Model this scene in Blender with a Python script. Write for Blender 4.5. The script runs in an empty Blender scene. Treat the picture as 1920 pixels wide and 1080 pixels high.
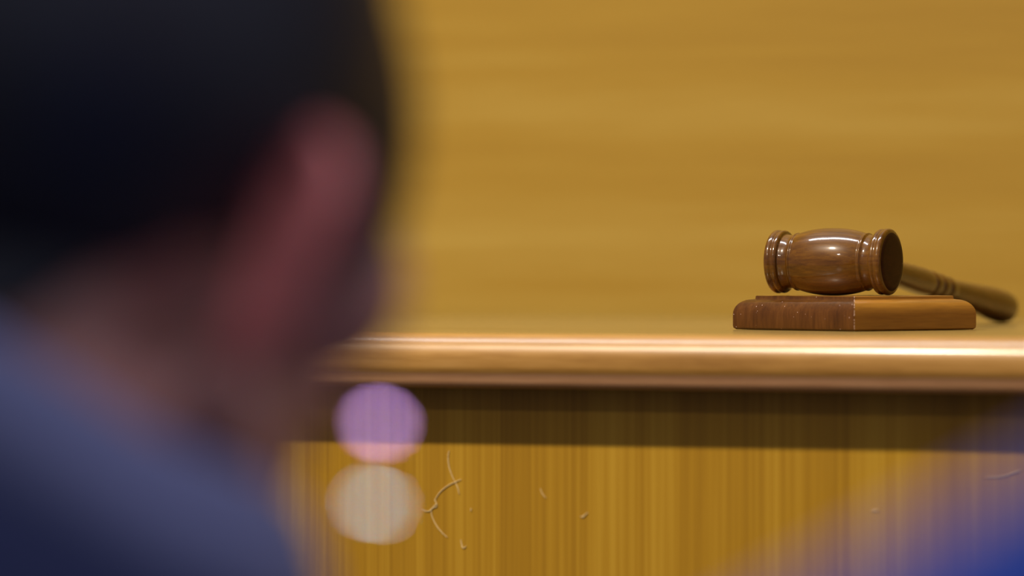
import bpy, bmesh, math, random
import numpy as np
from mathutils import Vector, Matrix
random.seed(4)
S = bpy.context.scene
COL = S.collection
R = math.radians

# ------------------------------------------------------------------ camera
FPX = 10667.0                      # 200 mm lens on a 36 mm sensor, frame 1920 px wide
EYE = 1.2
HORIZON = 450.0
cam_d = bpy.data.cameras.new('camera')
cam = bpy.data.objects.new('camera', cam_d)
COL.objects.link(cam)
cam_d.lens = 200.0
cam_d.sensor_width = 36.0
cam.location = (0, 0, EYE)
cam.rotation_euler = (R(90) - math.atan(90 / FPX), 0, 0)
cam_d.dof.use_dof = True
cam_d.dof.focus_distance = 2.94
cam_d.dof.aperture_fstop = 4.0
cam_d.clip_start = 0.05
S.camera = cam

def pix(px, py, d):
    """point at depth d (along +Y) seen at photo pixel px, py"""
    return Vector(((px - 960) / FPX * d, d, EYE + (HORIZON - py) / FPX * d))

# ------------------------------------------------------------------ colour management, world, lamps
S.view_settings.view_transform = 'Standard'
S.view_settings.look = 'None'
S.view_settings.gamma = 1.0
S.view_settings.use_curve_mapping = False
S.view_settings.exposure = 0.0

W = bpy.data.worlds.new('room_light'); S.world = W
W.use_nodes = True
bgn = W.node_tree.nodes['Background']
bgn.inputs['Color'].default_value = (0.73, 0.69, 0.80, 1)
bgn.inputs['Strength'].default_value = 0.275

PSI = R(23)
TOP = EYE - 0.0466                               # worktop height
P0 = Vector((0.1652, 2.745, 0.0))                # a point on the front line of the worktop
E = Vector((math.cos(PSI), -math.sin(PSI), 0))   # along the bench, to the right
N = Vector((math.sin(PSI), math.cos(PSI), 0))    # away from the viewer
def bench_pt(u, v, z): return P0 + E * u + N * v + Vector((0, 0, z))

ADDED_SPOT = Vector((0.75, 1.25, 3.05))
def aim(o, target):
    d = Vector(target) - o.location
    o.rotation_euler = d.to_track_quat('-Z', 'Y').to_euler()

# ceiling strip lamp above the bench
l = bpy.data.lights.new('ceiling_strip_lamp', 'AREA'); l.shape = 'RECTANGLE'
l.size, l.size_y = 1.3, 0.20
l.energy = 30; l.color = (0.92, 0.95, 1.0)
o = bpy.data.objects.new('ceiling_strip_lamp', l); COL.objects.link(o)
o.location = bench_pt(-0.62, 0.12, 3.05); o.rotation_euler = (0, 0, -PSI)
# key spot in front of the bench
l = bpy.data.lights.new('ceiling_spot_lamp', 'SPOT')
l.energy = 318; l.color = (1.0, 0.86, 0.68); l.shadow_soft_size = 0.055
l.spot_size = R(45); l.spot_blend = 0.35
o = bpy.data.objects.new('ceiling_spot_lamp', l); COL.objects.link(o)
o.location = bench_pt(-0.80, -1.50, 3.05); aim(o, bench_pt(0.0, 0.15, 1.15))
# weaker, lower lamp further back in the room
l = bpy.data.lights.new('rear_spot_lamp', 'SPOT')
l.energy = 30; l.color = (1.0, 0.9, 0.8); l.shadow_soft_size = 0.06
l.spot_size = R(22); l.spot_blend = 0.25
o = bpy.data.objects.new('rear_spot_lamp', l); COL.objects.link(o)
o.location = bench_pt(-0.60, -3.0, 2.75); aim(o, bench_pt(0.0, 0.15, 1.1))

# added cool spot, no known source: makes the disc glints, brightens the people
l = bpy.data.lights.new('added_glint_spot', 'SPOT')
l.energy = 52; l.color = (0.90, 0.80, 1.0); l.shadow_soft_size = 0.06
l.spot_size = R(30); l.spot_blend = 0.4
o = bpy.data.objects.new('added_glint_spot', l); COL.objects.link(o)
o.location = ADDED_SPOT; aim(o, (-0.03, 1.42, 1.2))

# ------------------------------------------------------------------ materials
def new_mat(name):
    m = bpy.data.materials.new(name); m.use_nodes = True
    nt = m.node_tree
    return m, nt, nt.nodes['Principled BSDF']

def plain(name, col, rough=0.5, metal=0.0, noise=0.0, nscale=40, **kw):
    m, nt, b = new_mat(name)
    b.inputs['Base Color'].default_value = (*col, 1)
    b.inputs['Roughness'].default_value = rough
    b.inputs['Metallic'].default_value = metal
    for k, v in kw.items(): b.inputs[k.replace('_', ' ')].default_value = v
    if noise:
        tc = nt.nodes.new('ShaderNodeTexCoord')
        n = nt.nodes.new('ShaderNodeTexNoise'); n.inputs['Scale'].default_value = nscale
        n.inputs['Detail'].default_value = 4
        nt.links.new(tc.outputs['Object'], n.inputs['Vector'])
        r = nt.nodes.new('ShaderNodeValToRGB')
        r.color_ramp.elements[0].color = (*[c * (1 - noise) for c in col], 1)
        r.color_ramp.elements[1].color = (*[c * (1 + noise) for c in col], 1)
        nt.links.new(n.outputs['Fac'], r.inputs['Fac'])
        nt.links.new(r.outputs['Color'], b.inputs['Base Color'])
    return m

def wood(name, stops, band, fine, mix=0.5, rough=0.35, coat=0.0, coat_rough=0.1, speck=None, patch=None, spec=0.5, pores=None, bump=0.0):
    """stops: ramp [(pos, rgb)]; band / fine: mapping scale vectors for broad figure and fine grain"""
    m, nt, b = new_mat(name)
    L = nt.links.new
    tc = nt.nodes.new('ShaderNodeTexCoord')
    def noise(scale, detail=3, rough_=0.5, dist=0.0):
        mp = nt.nodes.new('ShaderNodeMapping'); mp.inputs['Scale'].default_value = scale
        L(tc.outputs['Object'], mp.inputs['Vector'])
        n = nt.nodes.new('ShaderNodeTexNoise'); n.inputs['Scale'].default_value = 1.0
        n.inputs['Detail'].default_value = detail; n.inputs['Roughness'].default_value = rough_
        n.inputs['Distortion'].default_value = dist
        L(mp.outputs['Vector'], n.inputs['Vector'])
        return n.outputs['Fac']
    a = noise(band, 2, 0.5, 0.2); c = noise(fine, 4, 0.65)
    mx = nt.nodes.new('ShaderNodeMix'); mx.data_type = 'FLOAT'
    mx.inputs[0].default_value = mix
    L(a, mx.inputs[2]); L(c, mx.inputs[3])
    fac = mx.outputs[0]
    rp = nt.nodes.new('ShaderNodeValToRGB')
    cr = rp.color_ramp
    while len(cr.elements) < len(stops): cr.elements.new(0.5)
    for el, (p, col) in zip(cr.elements, stops):
        el.position = p; el.color = (*col, 1)
    L(fac, rp.inputs['Fac'])
    out = rp.outputs['Color']
    if pores:                                     # short dark pores along the grain
        sc, lo, hi, col = pores
        pn = noise(sc, 2, 0.5)
        mr = nt.nodes.new('ShaderNodeMapRange'); mr.inputs[1].default_value = lo; mr.inputs[2].default_value = hi
        L(pn, mr.inputs[0])
        m2 = nt.nodes.new('ShaderNodeMix'); m2.data_type = 'RGBA'
        L(mr.outputs[0], m2.inputs[0]); L(out, m2.inputs[6]); m2.inputs[7].default_value = (*col, 1)
        out = m2.outputs[2]
    if speck:                                     # pale dust specks / nicks
        vs, thr, col = speck
        v = nt.nodes.new('ShaderNodeTexVoronoi'); v.inputs['Scale'].default_value = vs
        L(tc.outputs['Object'], v.inputs['Vector'])
        mr = nt.nodes.new('ShaderNodeMapRange'); mr.inputs[1].default_value = thr; mr.inputs[2].default_value = thr * 0.6
        L(v.outputs['Distance'], mr.inputs[0])
        m3 = nt.nodes.new('ShaderNodeMix'); m3.data_type = 'RGBA'
        L(mr.outputs[0], m3.inputs[0]); L(out, m3.inputs[6]); m3.inputs[7].default_value = (*col, 1)
        out = m3.outputs[2]
    L(out, b.inputs['Base Color'])
    b.inputs['Roughness'].default_value = rough
    b.inputs['Specular IOR Level'].default_value = spec
    b.inputs['Coat Weight'].default_value = coat
    b.inputs['Coat Roughness'].default_value = coat_rough
    return m

M = {}
M['panel'] = wood('panel_veneer', [(0.30, (0.25, 0.120, 0.005)), (0.5, (0.385, 0.205, 0.011)), (0.70, (0.53, 0.32, 0.030))],
                  (34, 34, 0.7), (480, 480, 2.6), 0.5, rough=0.42, spec=0.25)
M['top'] = wood('worktop_veneer', [(0.3, (0.22, 0.135, 0.026)), (0.5, (0.28, 0.18, 0.044)), (0.7, (0.34, 0.23, 0.07))],
                (2.0, 40, 40), (9, 240, 240), 0.5, rough=0.24, spec=0.5)
M['nosing'] = wood('nosing_wood', [(0.3, (0.27, 0.125, 0.022)), (0.5, (0.40, 0.205, 0.045)), (0.72, (0.50, 0.28, 0.08))],
                   (6, 120, 120), (40, 600, 600), 0.5, rough=0.34, spec=0.45, coat=0.16, coat_rough=0.12)
M['under'] = wood('nosing_base_wood', [(0.3, (0.25, 0.12, 0.05)), (0.5, (0.32, 0.165, 0.075)), (0.72, (0.38, 0.21, 0.11))],
                  (5, 120, 120), (40, 500, 500), 0.5, rough=0.4)
M['wall'] = wood('wall_veneer', [(0.28, (0.245, 0.132, 0.010)), (0.5, (0.310, 0.183, 0.020)), (0.72, (0.385, 0.258, 0.05))],
                 (0.55, 1, 13), (3.2, 1, 46), 0.33, rough=0.45, spec=0.3)
M['gavel'] = wood('gavel_wood', [(0.28, (0.050, 0.017, 0.001)), (0.5, (0.105, 0.040, 0.002)), (0.74, (0.19, 0.080, 0.006))],
                  (22, 150, 150), (90, 700, 700), 0.55, rough=0.32, spec=0.15, coat=0.75, coat_rough=0.08,
                  pores=((120, 1500, 1500), 0.6, 0.75, (0.07, 0.022, 0.004)))
M['gavel_end'] = wood('gavel_end_grain', [(0.3, (0.020, 0.006, 0.003)), (0.7, (0.05, 0.015, 0.005))],
                      (90, 90, 300), (400, 400, 900), 0.5, rough=0.5, spec=0.1, coat=0.0,
                      speck=(140, 0.075, (0.55, 0.42, 0.33)))
M['block'] = wood('block_long_grain', [(0.28, (0.22, 0.085, 0.010)), (0.5, (0.34, 0.145, 0.016)), (0.74, (0.46, 0.21, 0.025))],
                  (14, 90, 160), (60, 900, 900), 0.5, rough=0.38, coat=0.35, coat_rough=0.2)
M['block_end'] = wood('block_end_grain', [(0.28, (0.045, 0.014, 0.001)), (0.5, (0.085, 0.029, 0.003)), (0.74, (0.14, 0.052, 0.008))],
                      (160, 160, 30), (900, 700, 90), 0.5, rough=0.34, spec=0.25, coat=0.15, coat_rough=0.2,
                      speck=(260, 0.07, (0.62, 0.42, 0.36)))
M['worn'] = plain('worn_edge', (0.62, 0.42, 0.30), 0.6, noise=0.4, nscale=900)
M['floor'] = plain('floor_carpet', (0.09, 0.07, 0.06), 0.9, noise=0.3, nscale=150)
M['lint'] = plain('lint_fibre', (0.80, 0.62, 0.30), 0.8)
M['skin'] = plain('skin', (0.60, 0.32, 0.27), 0.5, noise=0.06, nscale=60, Subsurface_Weight=0.15, Subsurface_Scale=0.01)
M['ear'] = plain('ear_skin', (0.84, 0.27, 0.25), 0.45, noise=0.06, nscale=60, Subsurface_Weight=0.3, Subsurface_Scale=0.008)
M['hair'] = plain('dark_hair', (0.013, 0.014, 0.021), 0.5, noise=0.3, nscale=300, Specular_IOR_Level=0.75, Specular_Tint=(0.75, 0.85, 1.0, 1))
M['jacket'] = plain('navy_cloth', (0.009, 0.021, 0.085), 0.85, noise=0.25, nscale=500)
M['collar'] = plain('pale_blue_cloth', (0.19, 0.23, 0.42), 0.8, noise=0.1, nscale=500)
M['royal'] = plain('royal_blue_cloth', (0.012, 0.070, 0.50), 0.8, noise=0.2, nscale=500)
M['trousers'] = plain('dark_trouser_cloth', (0.03, 0.03, 0.04), 0.85, noise=0.2, nscale=400)
M['shoe'] = plain('black_leather', (0.015, 0.013, 0.012), 0.35)
M['eye'] = plain('eye_white', (0.6, 0.58, 0.55), 0.2)
M['violet'] = plain('violet_glint_metal', (1.0, 0.60, 1.0), 0.3, 1.0)  # metal tinted to give the purple disc, on a made-up piece
M['silver'] = plain('pale_glint_metal', (0.52, 1.0, 0.95), 0.3, 1.0)  # metal tinted to give the whitish disc, on a made-up piece
M['cord'] = plain('dark_cord', (0.03, 0.025, 0.025), 0.8)
M['stool'] = wood('stool_wood', [(0.3, (0.12, 0.06, 0.02)), (0.7, (0.22, 0.12, 0.04))], (20, 3, 20), (200, 20, 200))

# ------------------------------------------------------------------ object helpers
def link(name, me, parent=None, mats=(), smooth=True):
    o = bpy.data.objects.new(name, me); COL.objects.link(o)
    for m in mats: me.materials.append(M[m])
    if smooth:
        me.polygons.foreach_set('use_smooth', [True] * len(me.polygons))
    if parent: o.parent = parent
    return o

def from_bm(name, bm, parent=None, mats=(), smooth=True):
    bmesh.ops.recalc_face_normals(bm, faces=bm.faces)
    me = bpy.data.meshes.new(name); bm.to_mesh(me); bm.free()
    return link(name, me, parent, mats, smooth)

def empty(name, loc, rotz=0.0, label=None, cat=None):
    o = bpy.data.objects.new(name, None); COL.objects.link(o)
    o.location = loc; o.rotation_euler = (0, 0, rotz); o.empty_display_size = 0.05
    if label: o['label'] = label
    if cat: o['category'] = cat
    return o

def lathe(bm, prof, axis='X', seg=96, mat_of=None):
    """prof: [(s, r)] turned about the X axis; ends with r=0 are closed by fans"""
    rings = []
    for s, r in prof:
        if r < 1e-7:
            rings.append([bm.verts.new((s, 0, 0))])
        else:
            rings.append([bm.verts.new((s, r * math.cos(2 * math.pi * k / seg), r * math.sin(2 * math.pi * k / seg))) for k in range(seg)])
    for i in range(len(rings) - 1):
        a, b = rings[i], rings[i + 1]
        for k in range(seg):
            k2 = (k + 1) % seg
            if len(a) == 1 and len(b) == 1: continue
            if len(a) == 1: f = bm.faces.new((a[0], b[k], b[k2]))
            elif len(b) == 1: f = bm.faces.new((a[k], b[0], a[k2]))
            else: f = bm.faces.new((a[k], b[k], b[k2], a[k2]))
            if mat_of: f.material_index = mat_of(i)

def extrude_profile(bm, prof, x0, x1, nx=1, mat_of=None):
    """closed profile [(y, z)] swept along X"""
    cols = []
    for i in range(nx + 1):
        x = x0 + (x1 - x0) * i / nx
        cols.append([bm.verts.new((x, y, z)) for y, z in prof])
    n = len(prof)
    for i in range(nx):
        for k in range(n):
            k2 = (k + 1) % n
            f = bm.faces.new((cols[i][k], cols[i + 1][k], cols[i + 1][k2], cols[i][k2]))
            if mat_of: f.material_index = mat_of(k)
    bm.faces.new(cols[0]); bm.faces.new(cols[-1])

def box(bm, x0, x1, y0, y1, z0, z1, bev=0.0):
    r = bmesh.ops.create_cube(bm, size=1.0)
    for v in r['verts']:
        v.co = Vector(((x0 + x1) / 2 + v.co.x * (x1 - x0), (y0 + y1) / 2 + v.co.y * (y1 - y0), (z0 + z1) / 2 + v.co.z * (z1 - z0)))
    if bev:
        es = list({e for v in r['verts'] for e in v.link_edges})
        bmesh.ops.bevel(bm, geom=es, offset=bev, segments=2, affect='EDGES')

def tube(bm, pts, rad, seg=8):
    pts = [Vector(p) for p in pts]
    rings = []
    for i, p in enumerate(pts):
        t = (pts[min(i + 1, len(pts) - 1)] - pts[max(i - 1, 0)]).normalized()
        a = t.cross(Vector((0, 0, 1)))
        if a.length < 1e-3: a = t.cross(Vector((1, 0, 0)))
        a.normalize(); b = t.cross(a)
        r = rad[i] if isinstance(rad, (list, tuple)) else rad
        rings.append([bm.verts.new(p + a * r * math.cos(2 * math.pi * k / seg) + b * r * math.sin(2 * math.pi * k / seg)) for k in range(seg)])
    for i in range(len(rings) - 1):
        for k in range(seg):
            bm.faces.new((rings[i][k], rings[i + 1][k], rings[i + 1][(k + 1) % seg], rings[i][(k + 1) % seg]))
    bm.faces.new(rings[0]); bm.faces.new(rings[-1])

def spline(pts, n=8):
    """Catmull-Rom through pts"""
    P = [Vector(p) for p in pts]; out = []
    for i in range(len(P) - 1):
        p0, p1, p2, p3 = P[max(i - 1, 0)], P[i], P[i + 1], P[min(i + 2, len(P) - 1)]
        for k in range(n):
            t = k / n
            out.append(0.5 * ((2 * p1) + (p2 - p0) * t + (2 * p0 - 5 * p1 + 4 * p2 - p3) * t * t + (3 * p1 - p0 - 3 * p2 + p3) * t ** 3))
    out.append(P[-1]); return out

# ------------------------------------------------------------------ setting
DEPTH = 0.60
bm = bmesh.new(); box(bm, -4, 4, -4, 4, -0.1, 0.0)
f_ = from_bm('floor', bm, None, ['floor'], False); f_['kind'] = 'structure'
f_.location = (0.3, 0.9, 0)
bm = bmesh.new(); box(bm, -3.2, 3.2, 0.0, 0.12, 0.0, 3.3)
w_ = from_bm('wall_back', bm, None, ['wall'], False); w_['kind'] = 'structure'
w_.location = bench_pt(0, DEPTH, 0); w_.rotation_euler = (0, 0, -PSI)

# ------------------------------------------------------------------ bench
OVER = 0.026; TH = 0.027
bench = empty('bench', bench_pt(0, 0, 0), -PSI,
              'long golden wooden court bench with rounded front edge, under the gavel', 'bench')
# worktop: flat slab with a rounded lipping along its front
U0, U1 = -1.25, 1.15
bm = bmesh.new(); box(bm, U0, U1, 0.020, DEPTH - 0.002, TOP - TH, TOP, 0.0)
from_bm('worktop', bm, bench, ['top'], False)
prof = []
rt, rb = 0.0125, 0.004
for k in range(15):
    a = R(90 + 90 * k / 14); prof.append((rt + rt * math.cos(a), TOP - rt + rt * math.sin(a)))
# slight step between the rounded upper part and the flatter lower part of the lipping
prof += [(0.0, TOP - 0.0160), (0.0003, TOP - 0.0185), (0.0012, TOP - 0.0195)]
for k in range(7):
    a = R(180 + 90 * k / 6); prof.append((0.0012 + rb + rb * math.cos(a), TOP - TH + rb + rb * math.sin(a)))
prof += [(0.0201, TOP - TH), (0.0201, TOP)]
bm = bmesh.new(); extrude_profile(bm, prof, U0, U1, 1, lambda k: 1 if 17 <= k <= 23 else 0)
lip = from_bm('front_lipping', bm, bench, ['nosing', 'under'], True)
lip['label'] = 'rounded glossy front edge of the worktop'
md = lip.modifiers.new('split', 'EDGE_SPLIT'); md.split_angle = R(50)
bm = bmesh.new(); box(bm, U0 + 0.02, U1 - 0.02, OVER, OVER + 0.02, 0.0, TOP - TH)
pn = from_bm('front_panel', bm, bench, ['panel'], False)
pn['label'] = 'front panel with upright grain, scratched'
for u in (U0 + 0.02, U1 - 0.04):
    bm = bmesh.new(); box(bm, u, u + 0.02, OVER + 0.02, DEPTH - 0.004, 0.0, TOP - TH)
    from_bm('side_panel', bm, bench, ['panel'], False)

# ------------------------------------------------------------------ lint caught on the panel
def on_panel(px, py, lift=0.0004):
    d = Vector(((px - 960) / FPX, 1.0, (HORIZON - py) / FPX))
    q = bench_pt(0, OVER - lift, 0); cp = Vector((0, 0, EYE))
    t = N.dot(q - cp) / N.dot(d)
    return cp + d * t
def lint(name, label, strands, rad=0.00028):
    bm = bmesh.new()
    base = on_panel(*strands[0][0])
    for s in strands:
        pts = spline([on_panel(*p) - base for p in s], 6)
        n = len(pts)
        tube(bm, pts, [rad * (0.6 + 0.4 * math.sin(math.pi * i / (n - 1))) for i in range(n)], 6)
    o = from_bm(name, bm, None, ['lint']); o.location = base
    o['label'] = label; o['category'] = 'lint'; o['group'] = 'pale fibres stuck on the bench front'
lint('lint_thread', 'long forked pale thread stuck on the bench front, beside the white light disc',
     [[(842, 845), (840, 855), (842, 875), (848, 893), (853, 903)],
      [(865, 899), (853, 904), (838, 912), (824, 924), (815, 938)],
      [(853, 904), (858, 914), (861, 927)],
      [(815, 938), (818, 944), (813, 950), (808, 956), (801, 959), (791, 955)],
      [(815, 936), (819, 949), (810, 953)],
      [(808, 953), (810, 968), (818, 985), (829, 999), (839, 1008)]], 0.00023)
lint('lint_fluff', 'small hooked tuft of pale lint low on the bench front, under the thread',
     [[(864, 1012), (866, 1022), (869, 1028), (874, 1024)], [(869, 1028), (865, 1025)]], 0.00025)
lint('lint_fluff', 'pale lint smudge on the bench front, well right of the forked thread',
     [[(1088, 969), (1094, 968), (1102, 961)], [(1092, 971), (1097, 966)]], 0.00025)
lint('lint_thread', 'short fine curved hair on the bench front, under the dark shadow band',
     [[(1013, 916), (1017, 926), (1024, 934)]], 0.0002)
lint('lint_fluff', 'tiny pale upright fleck on the bench front, right beside the forked thread',
     [[(883, 953), (883, 959)]], 0.00025)
lint('lint_fluff', 'small pale fleck on the bench front, left of the blue shoulder',
     [[(1634, 957), (1640, 956), (1646, 958)]], 0.0003)
lint('lint_thread', 'pale scratchy fibre at the far right of the bench front, under the shadow band',
     [[(1848, 893), (1880, 891), (1900, 884), (1912, 880)]], 0.00025)

# ------------------------------------------------------------------ sound block
BH = 0.0175; HS = 0.0446                       # height, half side
az = math.atan(642 / FPX)
corner_d = 2.898
bc = Vector((math.sin(az), math.cos(az), 0)) * (corner_d + HS * math.sqrt(2)) 
blk = empty('sound_block', (bc.x, bc.y, TOP + 0.0002), R(45) - az,
            'square varnished brown wooden sound block, corner forward, under the gavel', 'sound block')
bp = [(0.0012, 0.0), (0.0002, 0.0008), (0.0, 0.0018), (0.0, 0.0060), (0.0, 0.0078)]
for k in range(1, 10):
    a = R(90 * k / 9)
    bp.append((0.0072 * (1 - math.cos(a)), 0.0080 + 0.0076 * math.sin(a)))
bp += [(0.0082, 0.0158), (0.0083, 0.0160), (0.0084, 0.0173), (0.0088, BH)]
bm = bmesh.new(); loops = []
for ins, z in bp:
    h = HS - ins
    loops.append([bm.verts.new((x * h, y * h, z)) for x, y in ((-1, -1), (1, -1), (1, 1), (-1, 1))])
for i in range(len(loops) - 1):
    for k in range(4):
        f = bm.faces.new((loops[i][k], loops[i][(k + 1) % 4], loops[i + 1][(k + 1) % 4], loops[i + 1][k]))
        f.material_index = 1 if k in (1, 3) else 0
bm.faces.new(loops[-1]); bm.faces.new(loops[0][::-1])
b_ = from_bm('block_body', bm, blk, ['block', 'block_end'], True)
md = b_.modifiers.new('split', 'EDGE_SPLIT'); md.split_angle = R(38)
# worn pale arris along the near corner
bm = bmesh.new()
rnd = random.Random(7)
for i in range(1, len(bp) - 1):
    (i0, z0), (i1, z1) = bp[i], bp[i + 1]
    steps = max(1, int(math.hypot(i1 - i0, z1 - z0) / 0.0006))
    for s in range(steps):
        if rnd.random() < 0.3: continue
        t0, t1 = s / steps, (s + 0.8) / steps
        pa = -(HS - (i0 + (i1 - i0) * t0)); pb = -(HS - (i0 + (i1 - i0) * t1))
        tube(bm, [(pa, pa, z0 + (z1 - z0) * t0), (pb, pb, z0 + (z1 - z0) * t1)], 0.00010 + 0.00016 * rnd.random(), 5)
we = from_bm('worn_corner_edge', bm, blk, ['worn'])
we['label'] = 'pale chipped varnish along the near corner'

# ------------------------------------------------------------------ gavel
TH_G = R(26)
hc = Vector((0.1665, 2.95, TOP + BH + 0.0002 + 0.0176))
gav = empty('gavel', hc, -TH_G, 'glossy brown turned wooden gavel resting across the sound block', 'gavel')
half = [(0.0190, 0.01462), (0.0193, 0.0150), (0.0198, 0.01505), (0.0203, 0.0148), (0.0206, 0.0142),
        (0.0212, 0.0139), (0.0228, 0.01385), (0.0244, 0.0140), (0.0254, 0.0143), (0.0258, 0.0149), (0.0259, 0.0157),
        (0.0263, 0.01655), (0.0271, 0.01700), (0.0279, 0.01700), (0.0286, 0.01668), (0.0289, 0.01655), (0.0292, 0.01668),
        (0.0300, 0.01715), (0.0310, 0.01725), (0.0319, 0.0170), (0.0325, 0.01635), (0.03275, 0.0155), (0.0328, 0.0151), (0.0331, 0.0148), (0.0334, 0.012), (0.0335, 0.0)]
barrel = []
for k in range(-14, 15):
    s = 0.0190 * k / 14.5
    barrel.append((s, 0.0175 - 0.0029 * abs(s / 0.019) ** 2.3))
k_l = 0.958
prof = [(-s, r * (k_l if s > 0.0255 else 1)) for s, r in reversed(half)] + barrel + half
nL = len(prof)
bm = bmesh.new()
lathe(bm, prof, seg=128, mat_of=lambda i: 1 if (i >= nL - 4 or i <= 2) else 0)
hd = from_bm('gavel_head', bm, gav, ['gavel', 'gavel_end'])
# handle: turned about its own axis, socketed in the middle of the head
hp = [(0.005, 0.0), (0.005, 0.0060), (0.016, 0.0060), (0.022, 0.0058), (0.05, 0.0060), (0.085, 0.0068), (0.105, 0.0073), (0.118, 0.00755), (0.126, 0.0074),
      (0.1292, 0.0070), (0.1302, 0.0060), (0.1306, 0.0058), (0.1311, 0.0064), (0.1317, 0.0069), (0.1327, 0.00725), (0.1350, 0.0074), (0.1390, 0.0072), (0.1412, 0.0064), (0.1420, 0.0057),
      (0.1425, 0.0063), (0.1431, 0.0068), (0.1441, 0.0071), (0.1464, 0.00725), (0.1502, 0.0070), (0.1524, 0.0062), (0.1532, 0.0055),
      (0.1537, 0.0060), (0.1543, 0.0065), (0.1553, 0.0068), (0.1576, 0.0070), (0.1612, 0.0067), (0.1635, 0.0061), (0.166, 0.0061),
      (0.185, 0.0070), (0.205, 0.0080), (0.222, 0.0089), (0.234, 0.0093), (0.243, 0.0091), (0.2485, 0.0083), (0.2520, 0.0067), (0.2540, 0.0045), (0.2550, 0.002), (0.2552, 0.0)]
# refine
hq = [hp[0]]
for i in range(len(hp) - 1):
    p0, p1, p2, p3 = hp[max(i - 1, 0)], hp[i], hp[i + 1], hp[min(i + 2, len(hp) - 1)]
    for k in range(1, 5):
        t = k / 4; h00 = 2*t**3-3*t*t+1; h10 = t**3-2*t*t+t; h01 = -2*t**3+3*t*t; h11 = t**3-t*t
        d1 = (p2[1]-p0[1])/max(p2[0]-p0[0], 1e-6)*(p2[0]-p1[0]); d2 = (p3[1]-p1[1])/max(p3[0]-p1[0], 1e-6)*(p2[0]-p1[0])
        if i < 2 or i >= len(hp) - 4: d1 = d2 = p2[1]-p1[1]
        hq.append((p1[0] + (p2[0]-p1[0])*t, max(0.0, h00*p1[1]+h10*d1+h01*p2[1]+h11*d2)))
bm = bmesh.new(); lathe(bm, hq, seg=64)
hn = from_bm('gavel_handle', bm, gav, ['gavel'])
hn.location = (0, 0, 0.0042)
hn.rotation_euler = (0, math.asin(0.1235), R(90))

# ------------------------------------------------------------------ people
class Body:
    """union of ellipsoids and tapered capsules, remeshed to one continuous surface"""
    def __init__(s): s.prims = []; s.M = Matrix.Identity(4)
    def ell(s, tag, c, r, rot=(0, 0, 0)):
        from mathutils import Euler
        m = s.M @ Matrix.Translation(c) @ Euler(rot).to_matrix().to_4x4()
        s.prims.append(('e', tag, m, r))
    def cap(s, tag, p0, r0, p1, r1):
        s.prims.append(('c', tag, s.M @ Vector(p0), r0, s.M @ Vector(p1), r1))
    def chain(s, tag, pts):
        for (p, r), (q, t) in zip(pts, pts[1:]): s.cap(tag, p, r, q, t)
    def mesh(s, voxel, smooth=3):
        bm = bmesh.new()
        for p in s.prims:
            if p[0] == 'e':
                bmesh.ops.create_uvsphere(bm, u_segments=28, v_segments=18, radius=1.0, matrix=p[2] @ Matrix.Diagonal((*p[3], 1)))
            else:
                _, _, a, ra, b, rb = p
                d = (b - a).length
                q = (b - a).to_track_quat('Z', 'Y').to_matrix().to_4x4() if d > 1e-6 else Matrix.Identity(4)
                n = 20; rings = []
                for i in range(8):
                    f = R(-90 + 90 * i / 7.0); rings.append((ra * math.sin(f), ra * math.cos(f)))
                for i in range(8):
                    f = R(90 * i / 7.0); rings.append((d + rb * math.sin(f), rb * math.cos(f)))
                vs = []
                for z, r in rings:
                    r = max(r, 1e-5)
                    vs.append([bm.verts.new(Matrix.Translation(a) @ q @ Vector((r * math.cos(2*math.pi*k/n), r * math.sin(2*math.pi*k/n), z))) for k in range(n)])
                for i in range(len(vs) - 1):
                    for k in range(n):
                        bm.faces.new((vs[i][k], vs[i][(k+1) % n], vs[i+1][(k+1) % n], vs[i+1][k]))
                bm.faces.new(vs[0][::-1]); bm.faces.new(vs[-1])
        me = bpy.data.meshes.new('tmp'); bm.to_mesh(me); bm.free()
        o = bpy.data.objects.new('tmp', me); COL.objects.link(o)
        r = o.modifiers.new('r', 'REMESH'); r.mode = 'VOXEL'; r.voxel_size = voxel; r.adaptivity = 0
        k = o.modifiers.new('s', 'SMOOTH'); k.factor = 0.5; k.iterations = smooth
        dg = bpy.context.evaluated_depsgraph_get()
        out = bpy.data.meshes.new_from_object(o.evaluated_get(dg))
        bpy.data.objects.remove(o); bpy.data.meshes.remove(me)
        return out
    def tags(s, pts):
        """tag index of the nearest primitive for each point (N,3)"""
        names = sorted({p[1] for p in s.prims}); best = np.full(len(pts), 1e9); idx = np.zeros(len(pts), int)
        for p in s.prims:
            if p[0] == 'e':
                inv = np.array(p[2].inverted()); q = pts @ inv[:3, :3].T + inv[:3, 3]
                d = (np.linalg.norm(q / np.array(p[3]), axis=1) - 1) * min(p[3])
            else:
                a, b = np.array(p[2]), np.array(p[4]); ab = b - a
                t = np.clip(((pts - a) @ ab) / max(ab @ ab, 1e-9), 0, 1)
                d = np.linalg.norm(pts - a - t[:, None] * ab, axis=1) - (p[3] + (p[5] - p[3]) * t)
            w = d < best; best[w] = d[w]; idx[w] = names.index(p[1])
        return names, idx

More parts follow.
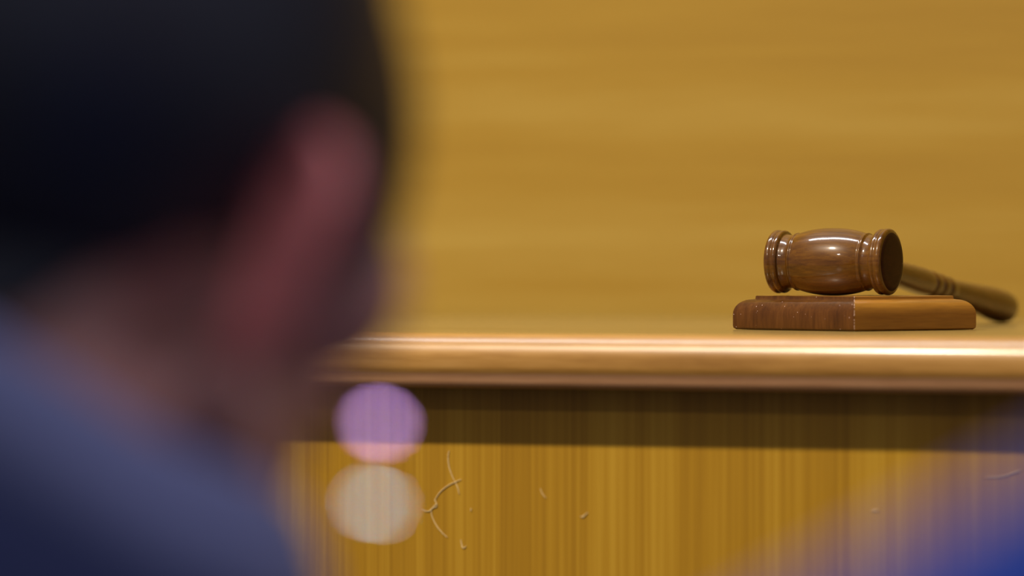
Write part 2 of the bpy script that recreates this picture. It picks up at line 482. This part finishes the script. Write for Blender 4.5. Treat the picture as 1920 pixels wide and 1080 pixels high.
def shell(me, keep, off, name, parent, mat, thick=0.003):
    """cloth or hair: the faces flagged in keep, pushed out along the normals by off (array per vertex or number)"""
    nv, nf = len(me.vertices), len(me.polygons)
    co = np.zeros(nv * 3); me.vertices.foreach_get('co', co); co = co.reshape(-1, 3)
    no = np.zeros(nv * 3); me.vertex_normals.foreach_get('vector', no); no = no.reshape(-1, 3)
    co = co + no * (off[:, None] if hasattr(off, '__len__') else off)
    faces = [tuple(p.vertices) for p in me.polygons if keep[p.index]]
    used = sorted({v for f in faces for v in f}); mp = {v: i for i, v in enumerate(used)}
    m2 = bpy.data.meshes.new(name)
    m2.from_pydata([tuple(co[v]) for v in used], [], [tuple(mp[v] for v in f) for f in faces]); m2.update()
    o = link(name, m2, parent, [mat])
    sm = o.modifiers.new('soften', 'SMOOTH'); sm.factor = 0.5; sm.iterations = 6
    sd = o.modifiers.new('solid', 'SOLIDIFY'); sd.thickness = thick; sd.offset = -1
    return o

def make_person(loc, rotz, head_rel, label, cloth, drop=0.0):
    """a seated figure facing +Y in its own frame; head_rel: matrix of the head (centre between the ears)"""
    B = Body()
    # trunk and neck
    B.ell('torso', (0, -0.115, 0.53), (0.175, 0.125, 0.115))
    B.ell('torso', (0, -0.095, 0.66), (0.150, 0.108, 0.15))
    B.ell('torso', (0, -0.078, 0.76), (0.158, 0.116, 0.25))
    B.ell('torso', (0, -0.048, 0.92), (0.168, 0.112, 0.15))
    B.ell('torso', (0, -0.055, 0.85), (0.165, 0.115, 0.17))
    B.ell('torso', (0, -0.035, 0.96), (0.175, 0.100, 0.10))
    for s in (-1, 1):
        B.cap('torso', (s * 0.03, -0.03, 1.055), 0.052, (s * 0.165, -0.03, 1.005 - drop), 0.056)
        B.cap('torso', (s * 0.185, -0.03, 0.995 - drop), 0.060, (s * 0.215, 0.01, 0.74), 0.043)       # upper arm
        B.cap('torso', (s * 0.215, 0.01, 0.735), 0.041, (s * 0.135, 0.225, 0.655), 0.029)        # forearm sleeve
        B.cap('hand', (s * 0.135, 0.225, 0.655), 0.027, (s * 0.125, 0.252, 0.645), 0.024)
        # palm, four bent fingers and a thumb resting on the thigh
        B.ell('hand', (s * 0.12, 0.29, 0.628), (0.040, 0.048, 0.015), (R(-18), 0, 0))
        for k, ln in enumerate((0.058, 0.068, 0.072, 0.064)):
            x = s * (0.150 - 0.020 * k)
            B.chain('hand', [((x, 0.318, 0.622), 0.0095), ((x * 0.99, 0.318 + ln * 0.55, 0.612), 0.009), ((x * 0.98, 0.318 + ln, 0.590), 0.008)])
        B.chain('hand', [((s * 0.088, 0.272, 0.632), 0.011), ((s * 0.070, 0.305, 0.624), 0.010), ((s * 0.066, 0.33, 0.615), 0.009)])
        B.cap('legs', (s * 0.095, -0.08, 0.505), 0.088, (s * 0.115, 0.37, 0.51), 0.062)          # thigh
        B.cap('legs', (s * 0.115, 0.37, 0.505), 0.060, (s * 0.115, 0.36, 0.30), 0.052)          # calf
        B.cap('legs', (s * 0.115, 0.36, 0.30), 0.052, (s * 0.115, 0.36, 0.10), 0.038)
        B.chain('feet', [((s * 0.115, 0.345, 0.046), 0.040), ((s * 0.12, 0.43, 0.042), 0.038), ((s * 0.125, 0.53, 0.036), 0.030)])
    hcn = head_rel.translation
    B.cap('neck', (0, -0.03, 1.03), 0.066, (hcn.x * 0.6, hcn.y * 0.45 - 0.012, 1.10), 0.060)
    nk = head_rel @ Vector((0, -0.018, -0.05))
    B.cap('neck', (hcn.x * 0.6, hcn.y * 0.45 - 0.012, 1.10), 0.060, nk, 0.060)
    # head, its own frame: x right, y face, z up, origin between the ears
    B.M = head_rel
    B.ell('head', (0, -0.012, 0.045), (0.076, 0.094, 0.082))       # cranium
    B.ell('head', (0, 0.030, 0.020), (0.068, 0.068, 0.085))        # forehead and cheeks
    B.ell('head', (0, 0.040, -0.045), (0.057, 0.058, 0.065))       # face
    for s in (-1, 1):
        B.cap('head', (s * 0.060, 0.012, -0.045), 0.016, (s * 0.026, 0.076, -0.098), 0.018)     # jaw
        B.ell('head', (s * 0.051, 0.064, -0.002), (0.021, 0.022, 0.026))                         # cheekbone
        B.cap('head', (s * 0.012, 0.094, 0.026), 0.008, (s * 0.045, 0.082, 0.028), 0.009)       # brow
        B.ell('head', (s * 0.031, 0.083, 0.010), (0.013, 0.013, 0.010))                           # eyelids
        B.ell('head', (s * 0.011, 0.108, -0.030), (0.009, 0.011, 0.008))                          # nostril
        # ear
        ec = Vector((s * 0.072, 0.004, 0.0))
        ax = Vector((s * 0.95, -0.31, 0)).normalized()            # ear plane: from root to free edge
        def E_(u, z): return ec + ax * u + Vector((0, 0.12 * z, z))
        B.chain('ear', [(E_(0.004, 0.010), 0.0045), (E_(0.006, 0.024), 0.0050), (E_(0.016, 0.032), 0.0052), (E_(0.027, 0.028), 0.0052),
                        (E_(0.034, 0.016), 0.0050), (E_(0.034, 0.002), 0.0048), (E_(0.028, -0.012), 0.0048), (E_(0.020, -0.022), 0.0058),
                        (E_(0.011, -0.029), 0.0075), (E_(0.005, -0.026), 0.0060), (E_(0.003, -0.014), 0.0050)])
        B.chain('ear', [(E_(0.010, 0.020), 0.0040), (E_(0.020, 0.016), 0.0045), (E_(0.024, 0.004), 0.0045), (E_(0.018, -0.010), 0.0045)])
        B.cap('ear', E_(0.004, 0.012), 0.0055, E_(0.006, -0.022), 0.0060)
        B.cap('ear', E_(0.014, 0.020), 0.0035, E_(0.012, -0.020), 0.0038)
        B.cap('ear', E_(0.024, 0.018), 0.0032, E_(0.019, -0.010), 0.0035)
    B.cap('head', (0, 0.098, 0.020), 0.008, (0, 0.116, -0.026), 0.011)      # nose
    B.ell('head', (0, 0.096, -0.054), (0.022, 0.010, 0.006))                  # upper lip
    B.ell('head', (0, 0.094, -0.065), (0.019, 0.010, 0.006))                  # lower lip
    B.ell('head', (0, 0.083, -0.098), (0.024, 0.020, 0.020))                  # chin
    B.cap('head', (0, 0.06, -0.100), 0.022, (0, 0.0, -0.085), 0.03)           # under the chin
    B.M = Matrix.Identity(4)
    me = B.mesh(0.0032)
    nf = len(me.polygons)
    ctr = np.zeros(nf * 3); me.polygons.foreach_get('center', ctr); ctr = ctr.reshape(-1, 3)
    names, idx = B.tags(ctr)
    T = {n: idx == names.index(n) for n in names}
    inv = np.array(head_rel.inverted())
    hq_ = ctr @ inv[:3, :3].T + inv[:3, 3]
    root = empty('person', loc, rotz, label, 'person')
    body = link('body', me, root, ['skin', 'ear'])
    mi = np.zeros(nf, int); mi[T['ear']] = 1
    me.polygons.foreach_set('material_index', mi.tolist())
    # hair: above a hairline that dips at the nape and rises over the ear and brow
    x, y, z = hq_[:, 0], hq_[:, 1], hq_[:, 2]
    line = np.interp(y, [-0.12, -0.07, -0.035, -0.020, 0.0, 0.020, 0.058, 0.064, 0.074, 0.088, 0.12],
                        [-0.052, -0.052, -0.020, -0.002, 0.005, -0.002, 0.004, 0.018, 0.040, 0.085, 0.10])
    hair = (T['head'] | (T['neck'] & (y < 0))) & (z > line)
    nv = len(me.vertices); co = np.zeros(nv * 3); me.vertices.foreach_get('co', co); co = co.reshape(-1, 3)
    hz = (co @ inv[:3, :3].T + inv[:3, 3])[:, 2]
    off = np.interp(hz, [-0.06, -0.02, 0.04, 0.12], [0.002, 0.005, 0.010, 0.016])
    shell(me, hair, off, 'hair', root, 'hair', 0.004)
    # clothes
    zc = ctr[:, 2]
    tors = T['torso'] | (T['neck'] & (zc < 1.075 + 0.0 * zc))
    shell(me, tors, 0.007, cloth[0], root, cloth[1])
    shell(me, T['legs'] | (T['torso'] & (zc < 0.56)), 0.004, 'trousers', root, 'trousers')
    for s, nm in ((-1, 'shoe'), (1, 'shoe')):
        shell(me, T['feet'] & (ctr[:, 0] * s > 0), 0.004, nm, root, 'shoe')
    for s in (-1, 1):
        bm = bmesh.new()
        bmesh.ops.create_uvsphere(bm, u_segments=16, v_segments=10, radius=0.0112, matrix=head_rel @ Matrix.Translation((s * 0.031, 0.0860, 0.010)))
        ey = from_bm('eye', bm, root, ['eye'])
        bm = bmesh.new()
        bmesh.ops.create_uvsphere(bm, u_segments=14, v_segments=8, radius=0.0052, matrix=head_rel @ Matrix.Translation((s * 0.031, 0.0860 + 0.0068, 0.009)))
        from_bm('iris', bm, ey, ['hair'])
    return root

def band(name, parent, mat, cx, cy, rx, ry, z_in, h, flare=0.0, thick=0.004, a0=-155, a1=155, lean=0.0):
    """standing cloth collar round the neck, open at the throat. angle 0 = nape; z_in(angle) gives the top edge"""
    bm = bmesh.new(); n = 72; rows = 7; g = []
    for j in range(rows + 1):
        f = j / rows; row = []
        for i in range(n + 1):
            a = R(a0 + (a1 - a0) * i / n)
            top = z_in(math.degrees(a)); hh = h(math.degrees(a)) if callable(h) else h
            z = top - hh * f
            k = 1 + flare * f + 0.06 * math.sin(f * math.pi)
            row.append(bm.verts.new((cx + rx * k * math.sin(a), cy - ry * k * math.cos(a) - lean * (1 - f) * 0, z)))
        g.append(row)
    for j in range(rows):
        for i in range(n):
            bm.faces.new((g[j][i], g[j][i + 1], g[j + 1][i + 1], g[j + 1][i]))
    o = from_bm(name, bm, parent, [mat])
    sd = o.modifiers.new('solid', 'SOLIDIFY'); sd.thickness = thick; sd.offset = 0
    ss = o.modifiers.new('sub', 'SUBSURF'); ss.levels = 1; ss.render_levels = 1
    return o

# the person in the left foreground, turned to the right, head bent
TURN = R(45)                                       # torso, to the right of straight ahead
HEADAZ = R(40)
ear_w = pix(485, 462, 1.62)
rel_rot = Matrix.Rotation(TURN - HEADAZ, 4, 'Z') @ Matrix.Rotation(R(6), 4, 'Y') @ Matrix.Rotation(R(-13), 4, 'X')
body_rot = Matrix.Rotation(-TURN, 4, 'Z')
hw_rot = body_rot @ rel_rot
head_c = ear_w - (hw_rot @ Vector((0.072, 0.004, 0)))
origin = Vector((head_c.x, head_c.y, 0)) - (body_rot @ Vector((0, 0.042, 0)))
head_rel = Matrix.Translation(body_rot.inverted() @ (head_c - origin)) @ rel_rot
person = make_person(origin, -TURN, head_rel,
                     'person in foreground at left, seen from behind, dark hair, navy jacket, pale collar', ('jacket', 'jacket'))
ztop = lambda a: float(np.interp(abs(a), [0, 20, 45, 60, 78, 99, 120, 150], [1.191, 1.187, 1.174, 1.160, 1.143, 1.132, 1.122, 1.108]))
band('shirt_collar', person, 'collar', 0, 0.018, 0.083, 0.087, lambda a: ztop(a) + 0.005, 0.050, flare=0.04)
band('jacket_collar', person, 'jacket', 0, 0.016, 0.097, 0.102, lambda a: ztop(a) - 0.034, lambda a: 0.055 + 0.02 * abs(a) / 150, flare=0.30, thick=0.006)

# the person further right, nearer still, only a blue shoulder in view
hr2 = Matrix.Translation((0.030, 0.045, 1.21)) @ Matrix.Rotation(R(-6), 4, 'X')
p2 = make_person(Vector((0.213, 1.14, 0.0)), R(-4), hr2,
                 'person at the lower right corner, only a blurred royal blue shoulder showing', ('shirt', 'royal'), drop=0.03)
p2.scale = (1.0675, 1.0675, 1.0675)
band('shirt_collar', p2, 'royal', 0, -0.010, 0.071, 0.075, lambda a: 1.115 - 0.035 * abs(a) / 150, 0.04, flare=0.12)

# stools they sit on
def stool(loc, rz, label, h):
    t = empty('stool', loc, rz, label, 'stool')
    bm = bmesh.new(); box(bm, -0.19, 0.19, -0.20, 0.16, h - 0.04, h, 0.008); from_bm('seat', bm, t, ['stool'], False)
    for sx in (-1, 1):
        for sy in (-0.17, 0.13):
            bm = bmesh.new(); box(bm, sx * 0.165 - 0.018, sx * 0.165 + 0.018, sy - 0.018, sy + 0.018, 0, h - 0.04, 0.003); from_bm('leg', bm, t, ['stool'], False)
    return t
stool(origin + (body_rot @ Vector((0, -0.10, 0))), -TURN, 'plain wooden stool under the person with the pale collar', 0.414)
stool((0.206, 1.035, 0), R(-4), 'plain wooden stool under the person in royal blue', 0.443)

# ------------------------------------------------------------------ made-up reflectors and cord that produce the two blurred light discs
BD = 1.615
c1, c2 = pix(711, 793, BD), pix(702, 945, BD)
def reflector(name, label, c, mat, w, h):
    """made-up flat metal clasp, tilted up so that it glints in the added spot"""
    bm = bmesh.new(); box(bm, -w / 2, w / 2, -h / 2, h / 2, -0.0012, 0.0, 0.0003)
    o = from_bm(name, bm, None, [mat], False); o.location = c
    nrm = ((ADDED_SPOT - c).normalized() + (cam.location - c).normalized()).normalized()
    xax = Vector((1, 0, 0)); xax = (xax - nrm * xax.dot(nrm)).normalized(); yax = nrm.cross(xax)
    o.rotation_euler = Matrix((xax, yax, nrm)).transposed().to_euler()
    o['label'] = label; o['category'] = 'reflector'
    return o
reflector('violet_reflector', 'made-up violet clasp by the jaw, blurred into a purple light disc', c1, 'violet', 0.0062, 0.0028)
reflector('silver_reflector', 'made-up silver clasp below the violet one, blurred into a whitish light disc', c2, 'silver', 0.0074, 0.0018)
bm = bmesh.new()
cp_ = [pix(630, 480, 1.60), pix(670, 560, 1.605), pix(700, 680, 1.61), c1 + Vector((0, 0.0012, -0.0004)), c2 + Vector((0, 0.0012, -0.0004)), pix(680, 1100, BD), pix(560, 1300, 1.63), pix(420, 1420, 1.65)]
tube(bm, [p - c1 for p in spline(cp_, 8)], 0.0005, 8)
cd = from_bm('added_cord', bm, None, ['cord']); cd.location = c1
cd['label'] = 'made-up thin dark cord by the ear of the person, carrying two reflectors'; cd['category'] = 'cord'
